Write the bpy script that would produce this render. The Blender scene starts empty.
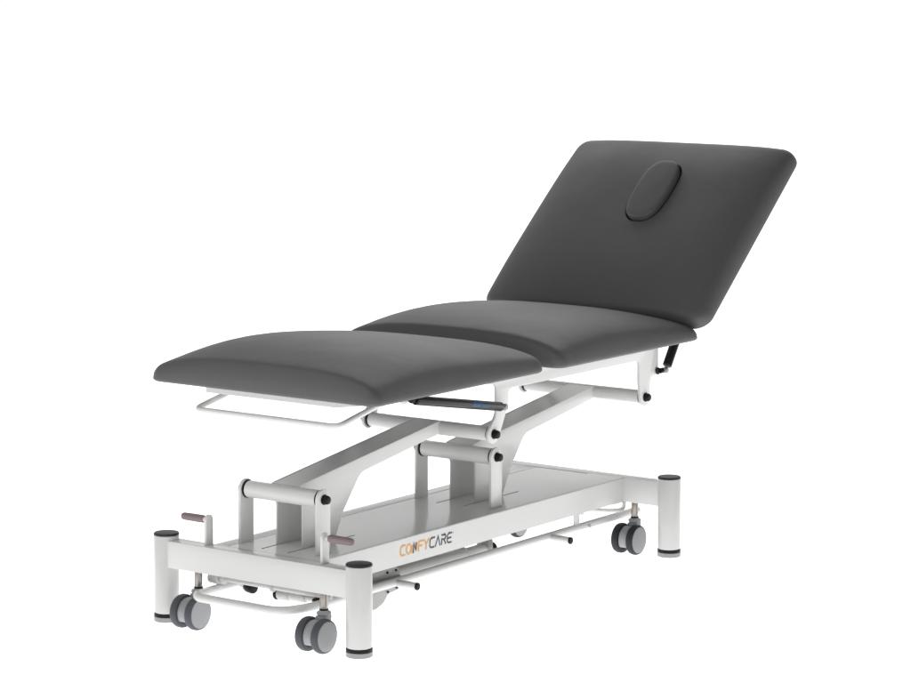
import bpy, bmesh, math, random
from mathutils import Vector, Matrix
random.seed(3)
scene = bpy.context.scene
COL = scene.collection
PI = math.pi

# ---------------------------------------------------------------- camera
F_PX, W_PX = 2799.41, 911.0
cam_d = bpy.data.cameras.new('camera')
cam = bpy.data.objects.new('camera', cam_d); COL.objects.link(cam)
cam_d.sensor_width = 36.0
cam_d.lens = 36.0 * F_PX / W_PX
cam_d.shift_y = -(341.5 - 121.504) / W_PX
cam.location = (-5.0568, -4.2834, 1.6184)
cam.rotation_euler = (PI/2 - 0.0577, 0, 0.6324 - PI/2)
cam_d.clip_start = 0.05; cam_d.clip_end = 400
scene.camera = cam

# ---------------------------------------------------------------- world: white studio cove all round
world = bpy.data.worlds.new('World'); scene.world = world
world.use_nodes = True
wnt = world.node_tree
bg = wnt.nodes['Background']
# white cove behind and beside the couch; the studio is dimmer on the photographer's side
wtc = wnt.nodes.new('ShaderNodeTexCoord')
wdot = wnt.nodes.new('ShaderNodeVectorMath'); wdot.operation = 'DOT_PRODUCT'
wdot.inputs[1].default_value = (0.56, 0.52, -0.645)
wnt.links.new(wtc.outputs['Generated'], wdot.inputs[0])
wmr = wnt.nodes.new('ShaderNodeMapRange'); wmr.interpolation_type = 'SMOOTHSTEP'
wmr.inputs['From Min'].default_value = -0.50; wmr.inputs['From Max'].default_value = 0.70
wmr.inputs['To Min'].default_value = 0.12; wmr.inputs['To Max'].default_value = 1.02
wnt.links.new(wdot.outputs['Value'], wmr.inputs['Value'])
wnt.links.new(wmr.outputs['Result'], bg.inputs['Strength'])
bg.inputs[0].default_value = (1, 1, 1, 1)

# ---------------------------------------------------------------- lamps
def area(name, loc, target, sx, sy, power, col=(1, 0.985, 0.965)):
    d = bpy.data.lights.new(name, 'AREA'); d.shape = 'RECTANGLE'
    d.size = sx; d.size_y = sy; d.energy = power; d.color = col
    o = bpy.data.objects.new(name, d); COL.objects.link(o)
    o.location = loc
    o.rotation_euler = (Vector(target) - Vector(loc)).to_track_quat('-Z', 'Y').to_euler()
    return o
area('under_floor_fill', (0.7, 0, -0.6), (0.7, 0, 0), 40, 40, 1.035 * PI * 1600, (1, 1, 1))      # added lamp hidden below the floor, keeps it white and free of shadows
area('rear_top_softbox', (3.6, 1.3, 3.0), (0.7, 0, 0.6), 2.6, 1.8, 36)
area('foot_side_softbox', (-1.2, 0.3, 2.7), (0.9, 0, 0.6), 1.8, 1.8, 22)
area('near_side_softbox', (0.2, -3.6, 0.95), (0.75, 0, 0.4), 1.8, 1.4, 6)
area('camera_side_softbox', (-4.6, -4.9, 0.9), (0.6, 0, 0.35), 3.2, 2.4, 24)

scene.view_settings.view_transform = 'Standard'
scene.view_settings.look = 'None'
scene.view_settings.exposure = 0.0
scene.view_settings.gamma = 1.0
scene.cycles.max_bounces = 12; scene.cycles.diffuse_bounces = 8; scene.cycles.glossy_bounces = 6

# ---------------------------------------------------------------- materials
def mat(name, col, rough=0.4, metal=0.0, spec=0.5, bump=None, var=0.0, coat=0.0):
    m = bpy.data.materials.new(name); m.use_nodes = True
    nt = m.node_tree; b = nt.nodes['Principled BSDF']
    b.inputs['Base Color'].default_value = (*col, 1)
    b.inputs['Roughness'].default_value = rough
    b.inputs['Metallic'].default_value = metal
    b.inputs['Specular IOR Level'].default_value = spec
    b.inputs['Coat Weight'].default_value = coat
    b.inputs['Coat Roughness'].default_value = 0.12
    tc = nt.nodes.new('ShaderNodeTexCoord')
    if var > 0:
        n = nt.nodes.new('ShaderNodeTexNoise'); n.inputs['Scale'].default_value = 7; n.inputs['Detail'].default_value = 5
        nt.links.new(tc.outputs['Object'], n.inputs['Vector'])
        r = nt.nodes.new('ShaderNodeMapRange')
        r.inputs['To Min'].default_value = rough - var; r.inputs['To Max'].default_value = rough + var
        nt.links.new(n.outputs['Fac'], r.inputs['Value']); nt.links.new(r.outputs['Result'], b.inputs['Roughness'])
    if bump:
        sc, st, kind = bump
        n = nt.nodes.new('ShaderNodeTexVoronoi' if kind == 'v' else 'ShaderNodeTexNoise')
        n.inputs['Scale'].default_value = sc
        nt.links.new(tc.outputs['Object'], n.inputs['Vector'])
        bp = nt.nodes.new('ShaderNodeBump'); bp.inputs['Strength'].default_value = st; bp.inputs['Distance'].default_value = 0.001
        nt.links.new(n.outputs[0], bp.inputs['Height']); nt.links.new(bp.outputs['Normal'], b.inputs['Normal'])
    return m
VINYL = mat('charcoal_vinyl', (0.089, 0.0885, 0.090), 0.56, spec=0.5, bump=(900, 0.14, 'v'), var=0.05)
vnt = VINYL.node_tree
_b1 = [n for n in vnt.nodes if n.type == 'BUMP'][0]
_n2 = vnt.nodes.new('ShaderNodeTexNoise'); _n2.inputs['Scale'].default_value = 5.5; _n2.inputs['Detail'].default_value = 3
_tc = [n for n in vnt.nodes if n.type == 'TEX_COORD'][0]
vnt.links.new(_tc.outputs['Object'], _n2.inputs['Vector'])
_b2 = vnt.nodes.new('ShaderNodeBump'); _b2.inputs['Strength'].default_value = 0.35; _b2.inputs['Distance'].default_value = 0.012
vnt.links.new(_n2.outputs['Fac'], _b2.inputs['Height']); vnt.links.new(_b2.outputs['Normal'], _b1.inputs['Normal'])
WHITE = mat('white_powder_coat', (0.70, 0.703, 0.694), 0.17, spec=0.38, bump=(420, 0.03, 'n'), var=0.04)
LGREY = mat('satin_light_grey', (0.50, 0.50, 0.49), 0.35)
ALU = mat('satin_aluminium', (0.74, 0.74, 0.73), 0.26, metal=0.1)
BLACK = mat('black_plastic', (0.008, 0.008, 0.009), 0.45, spec=0.2)
CAPM = mat('charcoal_plastic_cap', (0.026, 0.027, 0.032), 0.5, spec=0.3)
STEEL = mat('brushed_steel', (0.56, 0.56, 0.55), 0.34, metal=1.0)
FOOTM = mat('dull_zinc', (0.30, 0.295, 0.29), 0.4, metal=0.6)
STEMM = mat('warm_zinc_steel', (0.33, 0.30, 0.275), 0.34, metal=1.0)
GREYM = mat('grey_painted_steel', (0.33, 0.33, 0.325), 0.38, metal=0.3)
TYRE = mat('mid_grey_rubber', (0.080, 0.084, 0.098), 0.6, spec=0.3)
TYRED = mat('dark_grey_rubber', (0.028, 0.029, 0.036), 0.6, spec=0.3)
DISC = mat('grey_nylon_disc', (0.31, 0.315, 0.325), 0.5)
HUB = mat('light_grey_nylon', (0.33, 0.335, 0.345), 0.5)
GRIP = mat('mauve_rubber', (0.235, 0.175, 0.18), 0.6, bump=(700, 0.2, 'n'))
ANTH = mat('anthracite_lacquer', (0.014, 0.014, 0.018), 0.25, spec=0.18)
ORANGE = mat('orange_print', (0.72, 0.36, 0.08), 0.5)
INK = mat('dark_print', (0.05, 0.052, 0.065), 0.5)
BLUE = mat('blue_print', (0.012, 0.085, 0.19), 0.4)
GAP = mat('slot_shade_black', (0.02, 0.02, 0.02), 0.8)  # near black, stands in for the shade inside the deck slots

floor_m = bpy.data.materials.new('translucent_white_floor'); floor_m.use_nodes = True  # floor made translucent to pass the light of the added lamp below
nt = floor_m.node_tree; nt.nodes.remove(nt.nodes['Principled BSDF'])
tr = nt.nodes.new('ShaderNodeBsdfTranslucent'); tr.inputs[0].default_value = (0.96, 0.96, 0.96, 1)
nt.links.new(tr.outputs[0], nt.nodes['Material Output'].inputs['Surface'])

# ---------------------------------------------------------------- mesh helpers
def link(name, bm, mats, parent=None, smooth=True, angle=35, loc=None):
    me = bpy.data.meshes.new(name)
    bmesh.ops.recalc_face_normals(bm, faces=bm.faces)
    bm.to_mesh(me); bm.free()
    if not isinstance(mats, (list, tuple)): mats = [mats]
    for m in mats: me.materials.append(m)
    if smooth:
        me.polygons.foreach_set('use_smooth', [True]*len(me.polygons))
        me.set_sharp_from_angle(angle=math.radians(angle))
    o = bpy.data.objects.new(name, me); COL.objects.link(o)
    if parent: o.parent = parent
    if loc: o.location = loc
    return o
def new(): return bmesh.new()
def merge(dst, src, mi=None):
    me = bpy.data.meshes.new('tmp')
    if mi is not None:
        for f in src.faces: f.material_index = mi
    src.to_mesh(me); src.free(); dst.from_mesh(me); bpy.data.meshes.remove(me)
def prism(dst, poly, axis, a, b, bevel=0.0015, seg=2, mi=0):
    """poly: 2D points; axis 'y' -> (x,z) extruded in y; 'x' -> (y,z); 'z' -> (x,y)"""
    bm = new()
    def P(p, t):
        return {'y': (p[0], t, p[1]), 'x': (t, p[0], p[1]), 'z': (p[0], p[1], t)}[axis]
    va = [bm.verts.new(P(p, a)) for p in poly]; vb = [bm.verts.new(P(p, b)) for p in poly]
    fa = bm.faces.new(va); fb = bm.faces.new(vb[::-1])
    n = len(poly)
    for i in range(n): bm.faces.new((va[i], vb[i], vb[(i+1) % n], va[(i+1) % n]))
    bmesh.ops.recalc_face_normals(bm, faces=bm.faces)
    if bevel > 0:
        ed = [e for e in bm.edges if len(e.link_faces) == 2 and e.calc_face_angle() > 0.6]
        bmesh.ops.bevel(bm, geom=ed, offset=bevel, segments=seg, affect='EDGES', profile=0.5, clamp_overlap=True)
    merge(dst, bm, mi)
def box(dst, x0, x1, y0, y1, z0, z1, bevel=0.002, mi=0):
    prism(dst, [(x0, z0), (x1, z0), (x1, z1), (x0, z1)], 'y', y0, y1, bevel, mi=mi)
def frame_of(d):
    d = Vector(d).normalized()
    up = Vector((0, 0, 1)) if abs(d.z) < 0.95 else Vector((1, 0, 0))
    u = d.cross(up).normalized(); v = u.cross(d).normalized()
    return u, v
def lathe(dst, prof, p0, axis, seg=40, mi=0):
    """prof: list of (radius, t) along axis from p0; closed with caps when radius 0"""
    bm = new(); p0 = Vector(p0); d = Vector(axis).normalized(); u, v = frame_of(d)
    rings = []
    for r, t in prof:
        c = p0 + d*t
        if r <= 1e-7: rings.append([bm.verts.new(c)])
        else: rings.append([bm.verts.new(c + (u*math.cos(2*PI*k/seg) + v*math.sin(2*PI*k/seg))*r) for k in range(seg)])
    for a, b in zip(rings, rings[1:]):
        for k in range(seg):
            k2 = (k+1) % seg
            if len(a) == 1 and len(b) == 1: continue
            if len(a) == 1: bm.faces.new((a[0], b[k], b[k2]))
            elif len(b) == 1: bm.faces.new((a[k], b[0], a[k2]))
            else: bm.faces.new((a[k], b[k], b[k2], a[k2]))
    merge(dst, bm, mi)
def cyl(dst, a, b, r, bev=0.0012, seg=40, mi=0):
    a = Vector(a); b = Vector(b); L = (b-a).length
    bev = min(bev, r*0.5, L*0.4)
    lathe(dst, [(0, 0), (r-bev, 0), (r-bev*0.3, bev*0.3), (r, bev), (r, L-bev), (r-bev*0.3, L-bev*0.3), (r-bev, L), (0, L)], a, b-a, seg, mi)
def fillet(pts, rad, n=7):
    out = [Vector(pts[0])]
    for i in range(1, len(pts)-1):
        p, q, s = Vector(pts[i-1]), Vector(pts[i]), Vector(pts[i+1])
        d1 = (p-q); d2 = (s-q); r = min(rad, d1.length*0.48, d2.length*0.48)
        a = q + d1.normalized()*r; b = q + d2.normalized()*r
        for k in range(n+1):
            t = k/n
            out.append(a*(1-t)**2 + q*2*t*(1-t) + b*t*t)
    out.append(Vector(pts[-1])); return out
def tube(dst, pts, r, rad=0.0, seg=20, mi=0):
    P = fillet(pts, rad) if rad > 0 else [Vector(p) for p in pts]
    bm = new(); rings = []
    t0 = (P[1]-P[0]).normalized(); u, v = frame_of(t0)
    for i, p in enumerate(P):
        if i == 0: t = (P[1]-P[0])
        elif i == len(P)-1: t = (P[-1]-P[-2])
        else: t = (P[i+1]-P[i]).normalized() + (P[i]-P[i-1]).normalized()
        t.normalize()
        u = (u - t*u.dot(t)).normalized(); v = t.cross(u)
        rings.append([bm.verts.new(p + (u*math.cos(2*PI*k/seg) + v*math.sin(2*PI*k/seg))*r) for k in range(seg)])
    for a, b in zip(rings, rings[1:]):
        for k in range(seg): bm.faces.new((a[k], b[k], b[(k+1) % seg], a[(k+1) % seg]))
    bm.faces.new(rings[0][::-1]); bm.faces.new(rings[-1])
    merge(dst, bm, mi)
def arc(cx, cz, r, a0, a1, n=10):
    return [(cx + r*math.cos(math.radians(a0 + (a1-a0)*k/n)), cz + r*math.sin(math.radians(a0 + (a1-a0)*k/n))) for k in range(n+1)]
def round_poly(pts, rads, n=6):
    """round the corners of a 2D polygon; rads per corner"""
    out = []; m = len(pts)
    for i in range(m):
        p, q, s = Vector(pts[i-1]), Vector(pts[i]), Vector(pts[(i+1) % m])
        r = rads[i] if isinstance(rads, (list, tuple)) else rads
        if r <= 0: out.append(tuple(q)); continue
        d1 = p-q; d2 = s-q; r = min(r, d1.length*0.48, d2.length*0.48)
        a = q + d1.normalized()*r; b = q + d2.normalized()*r
        for k in range(n+1):
            t = k/n; c = a*(1-t)**2 + q*2*t*(1-t) + b*t*t; out.append((c.x, c.y))
    return out

# ---------------------------------------------------------------- setting: white floor, whitened from below by the added lamp
bm = new()
vs = [bm.verts.new((0.7 + sx*19, sy*19, 0)) for sx, sy in ((-1, -1), (1, -1), (1, 1), (-1, 1))]
bm.faces.new(vs)
floor = link('floor', bm, floor_m, smooth=False); floor['kind'] = 'structure'

# ---------------------------------------------------------------- the couch
couch = bpy.data.objects.new('treatment_couch', None); COL.objects.link(couch)
couch['label'] = 'white steel treatment couch with three charcoal vinyl pads and raised backrest'
couch['category'] = 'treatment couch'

BT, BB = 0.203, 0.137           # top and underside of the base beams
YB = 0.1645                     # outer face of the long beams
LX = 1.361                      # distance between leg pairs

# --- base frame: two cross beams, pressed deck plate with turned-down sides
b = new()
for x in (0.0, LX):
    box(b, x-0.0215, x+0.0215, -0.30, 0.30, BB, BT, 0.0016)
# far side beam
box(b, 0.0215, LX-0.0215, YB-0.040, YB, BB, BT-0.0006, 0.002)
frame = link('base_frame', b, WHITE, couch)
# pressed deck plate: turned down along the near side, cut by slots where the arm plates go down through it
b = new()
zt = BT - 0.0002
prof = round_poly([(-0.050, zt), (-YB, zt), (-YB, BB), (-YB+0.004, BB), (-YB+0.004, zt-0.004), (-0.050, zt-0.004)], [0, 0.0035, 0, 0, 0, 0], 5)
prism(b, prof, 'x', 0.0217, LX-0.0217, 0)
ys = [-0.050, -0.044, 0.032, 0.038, 0.1185]
slots = [(0.046, 0.305), (0.752, 1.009)]
xs = sorted([0.0217, LX-0.029] + [v for s in slots for v in s])
g = new()
for i in range(len(xs)-1):
    for j in range(len(ys)-1):
        cx = (xs[i]+xs[i+1])/2
        if j in (0, 2) and any(a < cx < c for a, c in slots): continue
        q = [g.verts.new(p) for p in ((xs[i], ys[j], zt), (xs[i+1], ys[j], zt), (xs[i+1], ys[j+1], zt), (xs[i], ys[j+1], zt))]
        g.faces.new(q)
bmesh.ops.remove_doubles(g, verts=g.verts, dist=1e-5)
r = bmesh.ops.extrude_face_region(g, geom=g.faces[:])
bmesh.ops.translate(g, verts=[v for v in r['geom'] if isinstance(v, bmesh.types.BMVert)], vec=(0, 0, -0.004))
bmesh.ops.recalc_face_normals(g, faces=g.faces)
merge(b, g)
deck = link('deck_plate', b, WHITE, couch)
# near-black sheet added under the deck as painted shade in slots and edge gap
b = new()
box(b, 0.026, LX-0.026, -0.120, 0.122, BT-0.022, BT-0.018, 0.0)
link('slot_shade_sheet', b, GAP, deck, smooth=False)

# --- corner legs
for sx in (0, 1):
    for sy in (-1, 1):
        x, y = sx*LX, sy*0.30
        b = new(); R = 0.0312
        lathe(b, [(R-0.002, 0.021), (R, 0.023), (R, 0.2115), (R-0.001, 0.213), (0, 0.213)], (x, y, 0), (0, 0, 1), 64)
        leg = link('corner_leg', b, WHITE, couch)
        b = new()
        lathe(b, [(0, 0.211), (R+0.0003, 0.2135), (R+0.0003, 0.2165), (R-0.0015, 0.2187), (R-0.006, 0.2196), (0, 0.2200)], (x, y, 0), (0, 0, 1), 64)
        link('leg_cap', b, CAPM, leg)
        b = new()
        lathe(b, [(0, 0.0), (R-0.001, 0.0), (R+0.0008, 0.0015), (R+0.0008, 0.012), (R-0.0005, 0.013)], (x, y, 0), (0, 0, 1), 64, 0)
        lathe(b, [(R-0.0005, 0.013), (R+0.0004, 0.0135), (R+0.0004, 0.0195), (R-0.0015, 0.0215), (0, 0.022)], (x, y, 0), (0, 0, 1), 64, 1)
        link('leveling_foot', b, [FOOTM, BLACK], leg)

# --- castors
def caster(x, y, tyre):
    b = new()
    lathe(b, [(0, 0.082), (0.0135, 0.082), (0.0175, 0.085), (0.0175, 0.090), (0.0125, 0.093), (0.0115, 0.0945), (0, 0.0945)], (x, y, 0), (0, 0, 1), 32)
    # fork body between the two wheels
    cx, cz = x-0.030, 0.041
    poly = arc(cx, cz, 0.035, 15, 215, 18) + [(cx-0.012, cz-0.020), (cx+0.012, cz-0.012)]
    prism(b, poly, 'y', y-0.0125, y+0.0125, 0.003)
    poly = [(x-0.018, 0.083), (x+0.016, 0.083), (x+0.013, 0.066), (x-0.026, 0.050)]
    prism(b, poly, 'y', y-0.0125, y+0.0125, 0.003)
    c = link('caster', b, HUB, couch)
    b = new(); cyl(b, (x, y, 0.0985), (x, y, BB+0.002), 0.0098, 0.0005, 32)
    link('caster_stem', b, STEMM, c)
    b = new(); cyl(b, (x, y, 0.0945), (x, y, 0.0985), 0.0108, 0.0008, 32)
    link('stem_collar', b, BLACK, c)
    for s in (-1, 1):
        b = new(); R = 0.041; w = 0.021
        y0 = y + s*0.0135          # inner face, grows outward
        lathe(b, [(0, 0.002), (0.028, 0.002), (0.030, 0.0), (R-0.005, 0.0), (R-0.0015, 0.0018), (R, 0.006), (R, w-0.007), (R-0.002, w-0.002), (R-0.005, w), (0.0360, w-0.0004)], (cx, y0, cz), (0, s, 0), 48, 0)
        lathe(b, [(0.0360, w-0.0012), (0.0352, w+0.0003), (0.031, w+0.0013), (0.016, w+0.0022), (0, w+0.0025)], (cx, y0, cz), (0, s, 0), 48, 1)
        link('wheel', b, [tyre, DISC], c)
for x in (-0.001, LX-0.010):
    for y in (-0.1957, 0.1957): caster(x, y, TYRE if x < 0.5 else TYRED)

# --- lower pivot posts, upper rails, pivot tubes with bolts
PIV = [(0.083, 0.335), (0.793, 0.335)]          # lower pivots (x, z)
UPV = [(0.668, 0.420), (1.382, 0.424)]          # upper pivots
YC = -0.005
for (px, pz) in PIV:
    for s in (-1, 1):
        y = YC + s*0.120
        poly = [(px+0.0245, BT-0.0003), (px+0.0245, pz)] + arc(px, pz, 0.0245, 0, 180, 16)[1:] + [(px-0.0245, BT-0.0003)]
        b = new(); prism(b, poly, 'y', y-0.004, y+0.004, 0.0012)
        post = link('pivot_post', b, WHITE, couch)
        b = new()   # bolt head on the outer face
        yo = y + s*0.004
        cyl(b, (px, yo, pz), (px, yo+s*0.0025, pz), 0.0125, 0.0006, 32)
        lathe(b, [(0.0105, 0), (0.0105, 0.009), (0.009, 0.0115), (0.005, 0.0128), (0, 0.013)], (px, yo+s*0.0025, pz), (0, s, 0), 28)
        link('bolt', b, BLACK, post)
def pivot_tube(px, pz, hw, r):
    b = new(); cyl(b, (px, YC-hw+0.006, pz), (px, YC+hw-0.006, pz), r, 0.002, 48)
    t = link('pivot_tube', b, WHITE, couch)
    for s in (-1, 1):
        b = new(); cyl(b, (px, YC+s*(hw-0.0055), pz), (px, YC+s*(hw-0.001), pz), r+0.0012, 0.001, 48)
        link('bearing_ring', b, BLACK, t)
for (px, pz) in PIV: pivot_tube(px, pz, 0.116, 0.0210)
for (px, pz) in UPV: pivot_tube(px, pz, 0.196, 0.0185)

# --- lifting arms (welded channel: two side plates and a top strip)
for k in range(2):
    px, pz = PIV[k]; ux, uz = UPV[k]
    dx = px - 0.083
    sl = (uz-pz)/(ux-px)
    topz = lambda x: pz + 0.0225 + (x-px)*0.143
    botz = lambda x: pz - 0.0185 + (x-px)*0.158
    b = new()
    for s in (-1, 1):
        y = YC + s*0.040
        poly = [(px+0.020, 0.095), (px+0.130, 0.095), (px+0.141, BT), (px+0.176, 0.270), (px+0.245, botz(px+0.245)), (ux-0.012, botz(ux-0.012)),
                (ux-0.004, uz-0.014), (ux-0.004, topz(ux-0.004)), (px+0.006, topz(px+0.006)), (px-0.012, pz+0.012), (px+0.0205, pz-0.030)]
        poly = round_poly(poly, [0, 0, 0, 0.004, 0.02, 0.004, 0.004, 0.004, 0.01, 0.008, 0.004])
        prism(b, poly, 'y', y-0.0025, y+0.0025, 0.0008)
    # top strip and bottom strip, set between the side plates
    t = [(px+0.004, topz(px+0.004)-0.0008), (ux-0.005, topz(ux-0.005)-0.0008), (ux-0.005, topz(ux-0.005)-0.0052), (px+0.004, topz(px+0.004)-0.0052)]
    prism(b, t, 'y', YC-0.0374, YC+0.0374, 0.0)
    t = [(px+0.245, botz(px+0.245)+0.0010), (ux-0.016, botz(ux-0.016)+0.0010), (ux-0.016, botz(ux-0.016)+0.0050), (px+0.245, botz(px+0.245)+0.0050)]
    prism(b, t, 'y', YC-0.0374, YC+0.0374, 0.0)
    link('lift_arm', b, WHITE, couch)

# --- upper rails (cut plates with downward tabs) and the cross members of the seat frame
for s in (-1, 1):
    y = YC + s*0.200
    ux, uz = UPV[0]; vx, vz = UPV[1]
    poly = [(0.640, 0.586), (0.640, 0.551), (0.679, 0.545)]
    rad = [0, 0.004, 0.012]
    poly += [(0.679, 0.468), (ux-0.0225, uz+0.010)]; rad += [0.012, 0]
    a = arc(ux, uz, 0.0245, 160, 340, 14); poly += a; rad += [0]*len(a)
    poly += [(0.733, 0.490), (0.733, 0.528), (1.351, 0.528), (1.351, 0.468), (vx-0.0245, vz)]; rad += [0.012, 0.016, 0.016, 0.01, 0]
    a = arc(vx, vz, 0.0245, 185, 355, 14); poly += a; rad += [0]*len(a)
    poly += [(1.409, 0.474), (1.448, 0.481), (1.448, 0.586)]; rad += [0.008, 0.010, 0]
    poly = round_poly(poly, rad)
    b = new(); prism(b, poly, 'y', y-0.004, y+0.004, 0.0012)
    rail = link('seat_rail', b, WHITE, couch)
    for (qx, qz) in UPV:
        b = new(); yo = y + s*0.004
        cyl(b, (qx, yo, qz), (qx, yo+s*0.0025, qz), 0.0125, 0.0006, 32)
        lathe(b, [(0.0105, 0), (0.0105, 0.009), (0.009, 0.0115), (0.005, 0.0128), (0, 0.013)], (qx, yo+s*0.0025, qz), (0, s, 0), 28)
        link('bolt', b, BLACK, rail)
for x in (0.80, 1.30):
    b = new(); box(b, x-0.015, x+0.015, YC-0.196, YC+0.196, 0.556, 0.585, 0.002)
    link('seat_crossbar', b, WHITE, couch)

# --- leg section frame: tube rectangle with chamfered near corner
b = new()
z0, z1 = 0.563, 0.5875
box(b, 0.060, 0.082, -0.186, 0.224, z0, z1, 0.002)
for s in (-1, 1):
    box(b, 0.150, 0.660, s*0.213-0.011, s*0.213+0.011, z0, z1, 0.002)
prism(b, [(0.061, -0.184), (0.083, -0.184), (0.150, -0.205), (0.150, -0.223), (0.135, -0.223)], 'z', z0, z1-0.0005, 0.0015)
prism(b, [(0.061, 0.222), (0.083, 0.205), (0.150, 0.203), (0.150, 0.223)], 'z', z0, z1-0.0005, 0.0015)
legframe = link('leg_section_frame', b, WHITE, couch)
for s in (-1, 1):   # hinge ears
    b = new(); prism(b, round_poly([(0.268, 0.566), (0.305, 0.566), (0.300, 0.550), (0.283, 0.544), (0.270, 0.552)], 0.006), 'y', s*0.2145-0.003, s*0.2145+0.003, 0.0008)
    link('strut_ear', b, WHITE, legframe)
# U-shaped handle rod below the foot end
b = new()
tube(b, [(0.20, 0.212, 0.5665), (0.165, 0.212, 0.5615), (0.008, 0.212, 0.5295), (0.008, -0.231, 0.5295), (0.165, -0.231, 0.5615), (0.20, -0.231, 0.5665)], 0.0072, 0.024)
link('pull_handle', b, WHITE, couch)

# --- gas struts
def strut(a, bpt, r, ca, cb):
    a = Vector(a); bpt = Vector(bpt); d = bpt-a; L = d.length; d.normalize()
    b = new()
    lathe(b, [(0, 0.012), (r*0.8, 0.012), (r, 0.015), (r, L-0.020), (r*0.8, L-0.016), (0, L-0.016)], a, d, 32)
    o = link('gas_strut', b, ANTH, couch)
    for p, col in ((a, ca), (bpt, cb)):
        b = new()
        lathe(b, [(0, -0.008), (0.0065, -0.007), (0.0085, -0.003), (0.0085, 0.003), (0.0065, 0.007), (0, 0.008)], p, (0, 1, 0), 24)
        cyl(b, p, p + (d if p is a else -d)*0.02, 0.0048, 0.0005, 16)
        link('ball_end', b, col, o)
    return o
for s in (-1, 1):
    st = strut((0.292, YC+s*0.228, 0.5575), (0.681, YC+s*0.228, 0.490), 0.0118, BLACK, FOOTM)
    if s < 0:
        # blue printed label wrapped round the near side of the cylinder
        A = Vector((0.292, YC-0.228, 0.5575)); B = Vector((0.681, YC-0.228, 0.490)); d = (B-A).normalized()
        u = Vector((0, -1, 0)); v = Vector((d.z, 0, -d.x)); v = -v if v.z < 0 else v
        def band(dst, t0, t1, a0, a1, R):
            n = 8; prev = None
            for k in range(n+1):
                a = math.radians(a0 + (a1-a0)*k/n); w = u*math.cos(a) + v*math.sin(a)
                cur = (dst.verts.new(A + d*t0 + w*R), dst.verts.new(A + d*t1 + w*R))
                if prev: dst.faces.new((prev[0], prev[1], cur[1], cur[0]))
                prev = cur
        b = new()
        band(b, 0.240, 0.278, 18, 50, 0.01195)
        for (t0, t1, a0, a1) in ((0.240, 0.296, 4, 14), (0.240, 0.274, -14, 0), (0.278, 0.309, -12, -2), (0.240, 0.309, -24, -18)):
            band(b, t0, t1, a0, a1, 0.01195)
        link('printed_label', b, BLUE, st)
    # backrest strut
    s2 = strut((1.463, YC+s*0.218, 0.490), (1.580, YC+s*0.218, 0.660), 0.0132, FOOTM, BLACK)
    b = new()
    cyl(b, (1.440, YC+s*0.206, 0.4895), (1.440, YC+s*0.210, 0.4895), 0.010, 0.001, 24)
    cyl(b, (1.446, YC+s*0.211, 0.4895), (1.463, YC+s*0.211, 0.4895), 0.0075, 0.001, 24)
    link('strut_pin', b, BLACK, s2)

# --- upholstered pads
def sp(xs, tab):
    """smooth monotone-ish interpolation in a table of (x, value)"""
    for (x0, v0), (x1, v1) in zip(tab, tab[1:]):
        if xs <= x1:
            t = (xs-x0)/(x1-x0); return v0 + (v1-v0)*t
    return tab[-1][1]
def smooth_tab(tab, L, n=400, w=0.02):
    raw = [sp(L*i/n, tab) for i in range(n+1)]
    k = max(1, int(w/L*n)); out = []
    for i in range(n+1):
        kk = min(k, i, n-i)
        s = raw[i-kk:i+kk+1]; out.append(sum(s)/len(s))
    for _ in range(1):
        raw = out; out = []
        for i in range(n+1):
            kk = min(k, i, n-i); s = raw[i-kk:i+kk+1]; out.append(sum(s)/len(s))
    return out
def rr_outline(L, hw, r, n_side=40, n_arc=10):
    pts = []
    def seg(a, c, n):
        for i in range(n): t = i/n; pts.append((a[0]+(c[0]-a[0])*t, a[1]+(c[1]-a[1])*t))
    def ac(cx, cy, a0):
        for i in range(n_arc):
            a = math.radians(a0 + 90*i/n_arc); pts.append((cx+r*math.cos(a), cy+r*math.sin(a)))
    seg((r, -hw), (L-r, -hw), n_side); ac(L-r, -hw+r, -90)
    seg((L, -hw+r), (L, hw-r), n_side); ac(L-r, hw-r, 0)
    seg((L-r, hw), (r, hw), n_side); ac(r, hw-r, 90)
    seg((0, hw-r), (0, -hw+r), n_side); ac(r, -hw+r, 180)
    return pts
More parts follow.
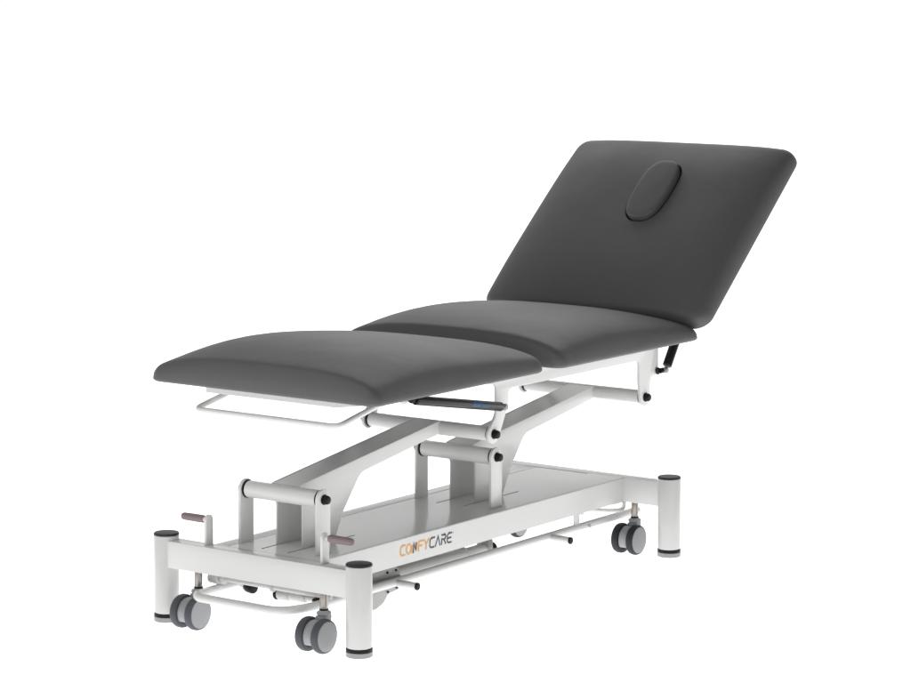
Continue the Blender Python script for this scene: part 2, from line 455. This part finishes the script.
def pad(name, L, hw, r, Htab, lip, pw, origin, ang, hole=None, w=0.07):
    tab = smooth_tab(Htab, L, w=w); n = len(tab)-1
    def inside(x, y):
        qx = abs(x-L/2)-(L/2-r); qy = abs(y)-(hw-r)
        return -(math.hypot(max(qx, 0), max(qy, 0)) + min(max(qx, qy), 0) - r)
    def h(x, y):
        d = max(0.0, inside(x, y))
        f = min(max(x/L*n, 0), n-1e-6); i = int(f); H = tab[i]+(tab[i+1]-tab[i])*(f-i)
        S = math.sqrt(max(0, 1-min(1, abs(y)/hw)**pw))
        e = math.sqrt(max(0, 1-(1-min(1, d/0.024))**2)); e2 = math.sqrt(max(0, 1-(1-min(1, d/0.012))**2))
        return max(H*S*e, 0) * (1-lip/H) + lip*e2
    ca, sa = math.cos(ang), math.sin(ang); ox, oz = origin
    def T(x, y, z): return (ox + ca*x - sa*z, y, oz + sa*x + ca*z)
    out = rr_outline(L, hw, r); N = len(out)
    bm = new(); rings = []
    # underside, then side lip, then the crowned top
    cx0, cy0 = (L/2, 0) if not hole else (hole[0], hole[3])
    def shrink(k): return [(cx0+(x-cx0)*k, cy0+(y-cy0)*k) for x, y in out]
    loops = []
    if hole:
        hx, ha, hb, hy = hole
        def oval(p):
            a = math.atan2((p[1]-hy)/hb, (p[0]-hx)/ha)
            # superellipse gives the race-track look
            c, s_ = math.cos(a), math.sin(a); m = (abs(c)**2.8+abs(s_)**2.8)**(-1/2.8)
            return (hx+ha*c*m, hy+hb*s_*m)
        inner = [oval(p) for p in out]
        K = [0, .004, .009, .015, .022, .032, .045, .06, .08, .11, .15, .2, .26, .33, .41, .5, .59, .68, .76, .83, .89, .93, .96, .985, 1]
        for k in K:
            loops.append([(p[0]+(q[0]-p[0])*k, p[1]+(q[1]-p[1])*k) for p, q in zip(out, inner)])
    else:
        K = [0, .004, .009, .015, .022, .032, .045, .06, .08, .11, .15, .2, .26, .33, .41, .5, .6, .7, .8, .9]
        loops = [shrink(1-k) for k in K]
    for k in range(6):          # rounded lower edge
        a = math.radians(90*k/6); q = 1 - 0.024*(1-math.sin(a))
        rings.append([bm.verts.new(T(cx0+(x-cx0)*q, cy0+(y-cy0)*q, -0.008*math.cos(a))) for x, y in out])
    for lp in loops: rings.append([bm.verts.new(T(x, y, h(x, y))) for x, y in lp])
    if hole:
        lp = loops[-1]
        for dk, dz in ((0.985, -0.002), (0.975, -0.006), (0.972, -0.02), (0.972, -0.05)):
            rings.append([bm.verts.new(T(hx+(x-hx)*dk, hy+(y-hy)*dk, h(x, y)+dz)) for x, y in lp])
        # seal with a floor inside the hole
        c = bm.verts.new(T(hx, hy, h(hx, hy)-0.055))
    else:
        c = bm.verts.new(T(L/2, 0, h(L/2, 0)))
    bot = bm.verts.new(T(L/2, 0, -0.008))
    for a, d in zip(rings, rings[1:]):
        for i in range(N): bm.faces.new((a[i], a[(i+1) % N], d[(i+1) % N], d[i]))
    for i in range(N):
        bm.faces.new((rings[-1][i], rings[-1][(i+1) % N], c)); bm.faces.new((rings[0][(i+1) % N], rings[0][i], bot))
    o = link(name, bm, VINYL, couch, angle=70)
    return o, T, h
BOT = 0.5955
HL = [(0, .056), (.03, .068), (.07, .081), (.12, .093), (.18, .101), (.25, .104), (.33, .100), (.41, .0925), (.5, .082), (.6, .071), (.66, .062), (.70, .052)]
pad('leg_pad', 0.700, 0.354, 0.032, HL, 0.010, 3.0, (-0.006, BOT), 0.0)
HS = [(0, .060), (.02, .072), (.06, .085), (.12, .096), (.2, .103), (.28, .104), (.36, .099), (.46, .090), (.56, .076), (.63, .060), (.68, .044)]
pad('seat_pad', 0.684, 0.356, 0.032, HS, 0.010, 3.0, (0.751, BOT), 0.0)
HB = [(0, .042), (.03, .055), (.08, .068), (.16, .076), (.34, .080), (.53, .076), (.61, .067), (.655, .053), (.69, .040)]
ANG = math.radians(40.5)
PC, PY = 0.433, -0.028
bp, T, hb = pad('back_pad', 0.684, 0.374, 0.046, HB, 0.016, 4.2, (1.4284, 0.6174), ANG, hole=(PC, 0.1212, 0.0624, PY))
# oval face-hole plug
b = new()
rings = []
N = 72
def ov(k, a=0.1145, c=0.0565):
    out = []
    for i in range(N):
        t = 2*PI*i/N; co, si = math.cos(t), math.sin(t); m = (abs(co)**2.8+abs(si)**2.8)**(-1/2.8)
        out.append((PC + a*k*co*m, PY + c*k*si*m))
    return out
base_h = hb(PC, PY)
for k, z in ((0.96, -0.05), (1.0, -0.03), (1.0, 0.009), (0.994, 0.0125), (0.98, 0.0145), (0.95, 0.0158), (0.85, 0.0166), (0.7, 0.0172), (0.4, 0.0178)):
    rings.append([b.verts.new(T(x, y, base_h+z)) for x, y in ov(k)])
for a, d in zip(rings, rings[1:]):
    for i in range(N): b.faces.new((a[i], a[(i+1) % N], d[(i+1) % N], d[i]))
ct = b.verts.new(T(PC, PY, base_h+0.0186)); cb = b.verts.new(T(PC, PY, base_h-0.05))
for i in range(N):
    b.faces.new((rings[-1][i], rings[-1][(i+1) % N], ct)); b.faces.new((rings[0][(i+1) % N], rings[0][i], cb))
link('face_plug', b, VINYL, bp, angle=60)
# backrest support frame behind the pad
ca, sa = math.cos(ANG), math.sin(ANG)
def BK(s, h): return (1.4284 + ca*s - sa*h, 0.6174 + sa*s + ca*h)
b = new()
for s in (-1, 1):
    poly = [BK(-0.01, -0.0065), BK(0.56, -0.0065), BK(0.56, -0.030), BK(-0.01, -0.030)]
    prism(b, poly, 'y', YC+s*0.19-0.011, YC+s*0.19+0.011, 0.002)
poly = [BK(0.53, -0.007), BK(0.558, -0.007), BK(0.558, -0.0295), BK(0.53, -0.0295)]
prism(b, poly, 'y', YC-0.178, YC+0.178, 0.002)
link('backrest_frame', b, WHITE, couch)
# hinge blocks between the pads
for (hx, hz) in ((0.727, 0.585), (1.462, 0.588)):
    for s in (-1, 1):
        b = new()
        box(b, hx-0.030, hx+0.030, YC+s*0.252-0.016, YC+s*0.252+0.016, hz-0.004, hz+0.002, 0.001)
        cyl(b, (hx, YC+s*0.252-0.018, hz+0.008), (hx, YC+s*0.252+0.018, hz+0.008), 0.008, 0.001, 24)
        link('pad_hinge', b, BLACK, couch)

# --- brake / lift levers with mauve grips on the foot beam
for s in (-1, 1):
    y = s*0.168 if s > 0 else -0.193
    x = 0.006
    poly = [(x-0.013, BT-0.001), (x+0.013, BT-0.001), (x+0.013, 0.264)] + arc(x, 0.264, 0.013, 0, 180, 12)[1:]
    # plate stands across the beam
    b = new(); prism(b, poly, 'y', y-0.0035, y+0.0035, 0.001)
    lever = link('brake_lever', b, WHITE, couch)
    b = new(); cyl(b, (x, y+s*0.003, 0.264), (x, y+s*0.016, 0.264), 0.0065, 0.001, 24)
    link('lever_boss', b, WHITE, lever)
    b = new()
    lathe(b, [(0, 0.014), (0.0080, 0.014), (0.0094, 0.017), (0.0096, 0.03), (0.0093, 0.060), (0.0090, 0.078), (0.0076, 0.083), (0.0045, 0.0855), (0, 0.0860)], (x, y, 0.264), (0, s, 0), 32)
    link('grip', b, GRIP, lever)

# --- foot pedal loop that runs round under the base
b = new()
tube(b, [(0.150, 0.163, 0.094), (-0.045, 0.163, 0.090), (-0.064, 0.140, 0.090), (-0.064, -0.112, 0.090), (0.010, -0.141, 0.090), (1.450, -0.141, 0.093)], 0.0105, 0.045, 24)
loop = link('pedal_bar', b, WHITE, couch)
for x in (0.345, 1.016):
    b = new(); cyl(b, (x, -0.149, 0.089), (x, -0.207, 0.089), 0.0092, 0.001, 28); peg = link('pedal_peg', b, WHITE, loop)
    b = new(); cyl(b, (x, -0.2065, 0.089), (x, -0.2125, 0.089), 0.0096, 0.002, 28); link('peg_cap', b, BLACK, loop)
b = new()
prism(b, round_poly([(1.133, BB+0.002), (1.158, BB+0.002), (1.158, 0.098), (1.133, 0.098)], 0.002), 'y', -0.1435, -0.1395, 0.0006)
cyl(b, (1.148, -0.1435, 0.130), (1.148, -0.149, 0.130), 0.005, 0.001, 20)
cyl(b, (1.166, -0.141, 0.131), (1.166, -0.149, 0.131), 0.0055, 0.001, 20)
link('bar_hanger', b, WHITE, couch)
b = new(); cyl(b, (1.192, -0.150, 0.092), (1.192, -0.1545, 0.092), 0.0055, 0.0012, 6); link('bar_bolt', b, STEEL, loop)

# --- brake shaft and linkage under the foot beam
b = new()
cyl(b, (0.035, -0.19, 0.118), (0.035, 0.19, 0.118), 0.0068, 0.001, 24)
for y, w, r in ((0.172, 0.030, 0.0145), (0.146, 0.012, 0.0115), (-0.010, 0.007, 0.0115)):
    cyl(b, (0.035, y-w/2, 0.1165), (0.035, y+w/2, 0.1165), r, 0.002, 28)
shaft = link('brake_shaft', b, LGREY, couch)
b = new()
prism(b, round_poly([(0.120, 0.132), (0.160, 0.132), (0.160, 0.080), (0.120, 0.080)], 0.006), 'y', 0.150, 0.178, 0.002)
cyl(b, (0.105, 0.130, 0.088), (0.118, 0.165, 0.092), 0.0125, 0.002, 28)
link('pedal_bracket', b, WHITE, couch)
b = new(); cyl(b, (0.100, 0.103, 0.0865), (0.106, 0.134, 0.0885), 0.0142, 0.006, 28); link('bracket_cap', b, BLACK, couch)
b = new()
cyl(b, (0.088, -0.020, 0.0895), (0.088, 0.016, 0.0885), 0.0150, 0.004, 28)
cyl(b, (0.088, -0.046, 0.0900), (0.088, -0.018, 0.0895), 0.0125, 0.004, 28)
cyl(b, (0.088, -0.070, 0.0905), (0.088, -0.044, 0.0900), 0.0138, 0.004, 28)
cyl(b, (0.088, -0.110, 0.0915), (0.088, -0.068, 0.0905), 0.0088, 0.002, 28)
box(b, 0.070, 0.100, -0.06, -0.005, 0.100, 0.128, 0.003)
damper = link('linkage_damper', b, LGREY, couch)
b = new(); cyl(b, (0.088, 0.016, 0.0885), (0.088, 0.025, 0.0883), 0.0155, 0.003, 28); link('damper_cap', b, BLACK, damper)
b = new()
prism(b, round_poly([(0.060, 0.096), (0.098, 0.106), (0.104, 0.092), (0.066, 0.082)], 0.003), 'y', -0.128, -0.108, 0.002)
link('linkage_clip', b, BLACK, damper)

# --- hydraulic / electric actuator lying below the deck
ya, za = -0.085, 0.085
b = new()
cyl(b, (0.24, ya, za), (0.705, ya, za), 0.0225, 0.003, 40)
act = link('actuator', b, ALU, couch)
b = new(); cyl(b, (0.700, ya, za), (0.708, ya, za), 0.0242, 0.001, 40); cyl(b, (0.708, ya, za), (0.80, ya, za+0.001), 0.0185, 0.001, 36)
link('actuator_rod', b, ALU, act)
b = new(); box(b, 0.790, 0.812, ya-0.020, ya+0.020, za-0.021, za+0.030, 0.004)
link('rod_clevis', b, GREYM, act)
b = new(); cyl(b, (0.812, ya, za), (0.838, ya, za), 0.0175, 0.006, 32)
link('actuator_cap', b, BLACK, act)
b = new()
poly = [(0.20, 0.125), (0.395, 0.125), (0.402, 0.118), (0.402, 0.105)]
yy = -0.1125
prism(b, round_poly([(0.20, 0.118), (0.388, 0.118), (0.402, 0.106), (0.398, 0.060), (0.355, 0.056), (0.335, 0.036), (0.305, 0.026), (0.20, 0.026)], 0.006), 'y', yy, yy+0.004, 0.0008)
tube(b, [(0.20, yy+0.003, 0.083), (0.400, yy+0.003, 0.083)], 0.0135)
brk = link('actuator_bracket', b, GREYM, couch)
for x, z in ((0.350, 0.110), (0.385, 0.110), (0.352, 0.061), (0.388, 0.066)):
    b = new(); cyl(b, (x, yy, z), (x, yy-0.003, z), 0.0032, 0.0008, 16)
    link('bracket_bolt', b, BLACK, brk)

# --- pedal loop and cable below the head end
b = new()
tube(b, [(1.20, 0.02, 0.118), (1.34, -0.02, 0.100), (1.372, -0.105, 0.099), (1.395, -0.130, 0.102), (1.450, -0.100, 0.122)], 0.0055, 0.03, 14)
tube(b, [(1.24, 0.00, 0.124), (1.36, -0.06, 0.112), (1.405, -0.115, 0.118), (1.47, -0.10, 0.128)], 0.004, 0.03, 12)
link('cable_loop', b, WHITE, couch)

# --- lettering on the near beam
LAYER = [0]
def strokes(dst, lines, x0, z0, H, Wd, t, mi, y):
    for ln in lines:
        P = [Vector((x0 + p[0]*Wd + p[1]*H*0.10, z0 + p[1]*H)) for p in ln]
        closed = (P[0]-P[-1]).length < 1e-6
        if closed: P = P[:-1]
        n = len(P); LAYER[0] += 1
        yy = y - 0.00006*(LAYER[0] % 5)
        pr_ = []
        for i in range(n):
            a = P[i-1] if (i > 0 or closed) else None
            c = P[(i+1) % n] if (i < n-1 or closed) else None
            d1 = (P[i]-a).normalized() if a is not None else (c-P[i]).normalized()
            d2 = (c-P[i]).normalized() if c is not None else d1
            n1 = Vector((-d1.y, d1.x)); n2 = Vector((-d2.y, d2.x)); m = (n1+n2).normalized()
            k = min(2.2, 1/max(0.3, m.dot(n1)))
            off = Vector((0, 0))
            if a is None: off = -d1*t*0.3
            if c is None: off = d1*t*0.3
            pr_.append((P[i]+off+m*t*0.5*k, P[i]+off-m*t*0.5*k))
        bm = new()
        V = [(bm.verts.new((p.x, yy, p.y)), bm.verts.new((q.x, yy, q.y))) for p, q in pr_]
        rng = range(n) if closed else range(n-1)
        for i in rng:
            u, w = V[i], V[(i+1) % n]; bm.faces.new((u[0], w[0], w[1], u[1]))
        merge(dst, bm, mi)
def ell(cx, cy, rx, ry, a0, a1, n=12):
    return [(cx+rx*math.cos(math.radians(a0+(a1-a0)*k/n)), cy+ry*math.sin(math.radians(a0+(a1-a0)*k/n))) for k in range(n+1)]
Cc = [[(0.95, 1.0), (0.45, 1.0)] + ell(0.45, 0.72, 0.40, 0.28, 90, 180, 6) + ell(0.45, 0.28, 0.40, 0.28, 180, 270, 6) + [(0.95, 0.0)]]
Oo = [ell(0.5, 0.5, 0.45, 0.5, 0, 360, 22)]
LET = [
    (Cc, 0), (Oo, 0),
    ('N', None),
    ([[(0.15, 0), (0.15, 1.0), (0.95, 1.0)], [(0.15, 0.52), (0.8, 0.52)]], 0),
    ([[(0.05, 1.0), (0.48, 0.50), (0.48, 0.0)], [(0.48, 0.50), (0.95, 1.0)]], 0),
    (Cc, 1),
    ([[(0.03, 0.0), (0.5, 1.0), (0.97, 0.0)]], 1),
    ([[(0.12, 0), (0.12, 0.62)], [(0.05, 1.0), (0.62, 1.0)] + ell(0.62, 0.76, 0.28, 0.24, 90, -90, 8) + [(0.35, 0.52)], [(0.55, 0.50), (0.95, 0.0)]], 1),
    ([[(0.95, 1.0), (0.45, 1.0)] + ell(0.45, 0.72, 0.36, 0.28, 90, 180, 6) + ell(0.45, 0.28, 0.36, 0.28, 180, 270, 6) + [(0.95, 0.0)], [(0.1, 0.5), (0.85, 0.5)]], 1),
]
b = new()
tx, tz, TH = 0.334, 0.1600, 0.0235
x = tx
for li, (g, mi) in enumerate(LET):
    wd = 0.0205
    if g == 'N':
        strokes(b, [[(0.02, 0.0), (0.02, 0.75)]], x, tz, TH, wd, 0.0046, 0, -YB-0.0004)
        strokes(b, [[(0.28, 0.0), (0.28, 0.95), (0.72, 0.20), (0.72, 0.95)]], x, tz, TH, wd, 0.0048, 1, -YB-0.0005)
        strokes(b, [[(0.98, 0.2), (0.98, 0.9)]], x, tz, TH, wd, 0.0046, 0, -YB-0.0004)
    else:
        strokes(b, g, x, tz, TH, wd, 0.0046, mi, -YB-0.0004)
    x += wd + 0.0035
strokes(b, [[(0, 1.0), (0.12, 1.0)], [(0.06, 1.0), (0.06, 0.82)]], x+0.0005, tz, TH, 0.0205, 0.0010, 1, -YB-0.0004)
link('brand_lettering', b, [ORANGE, INK], deck, smooth=False)
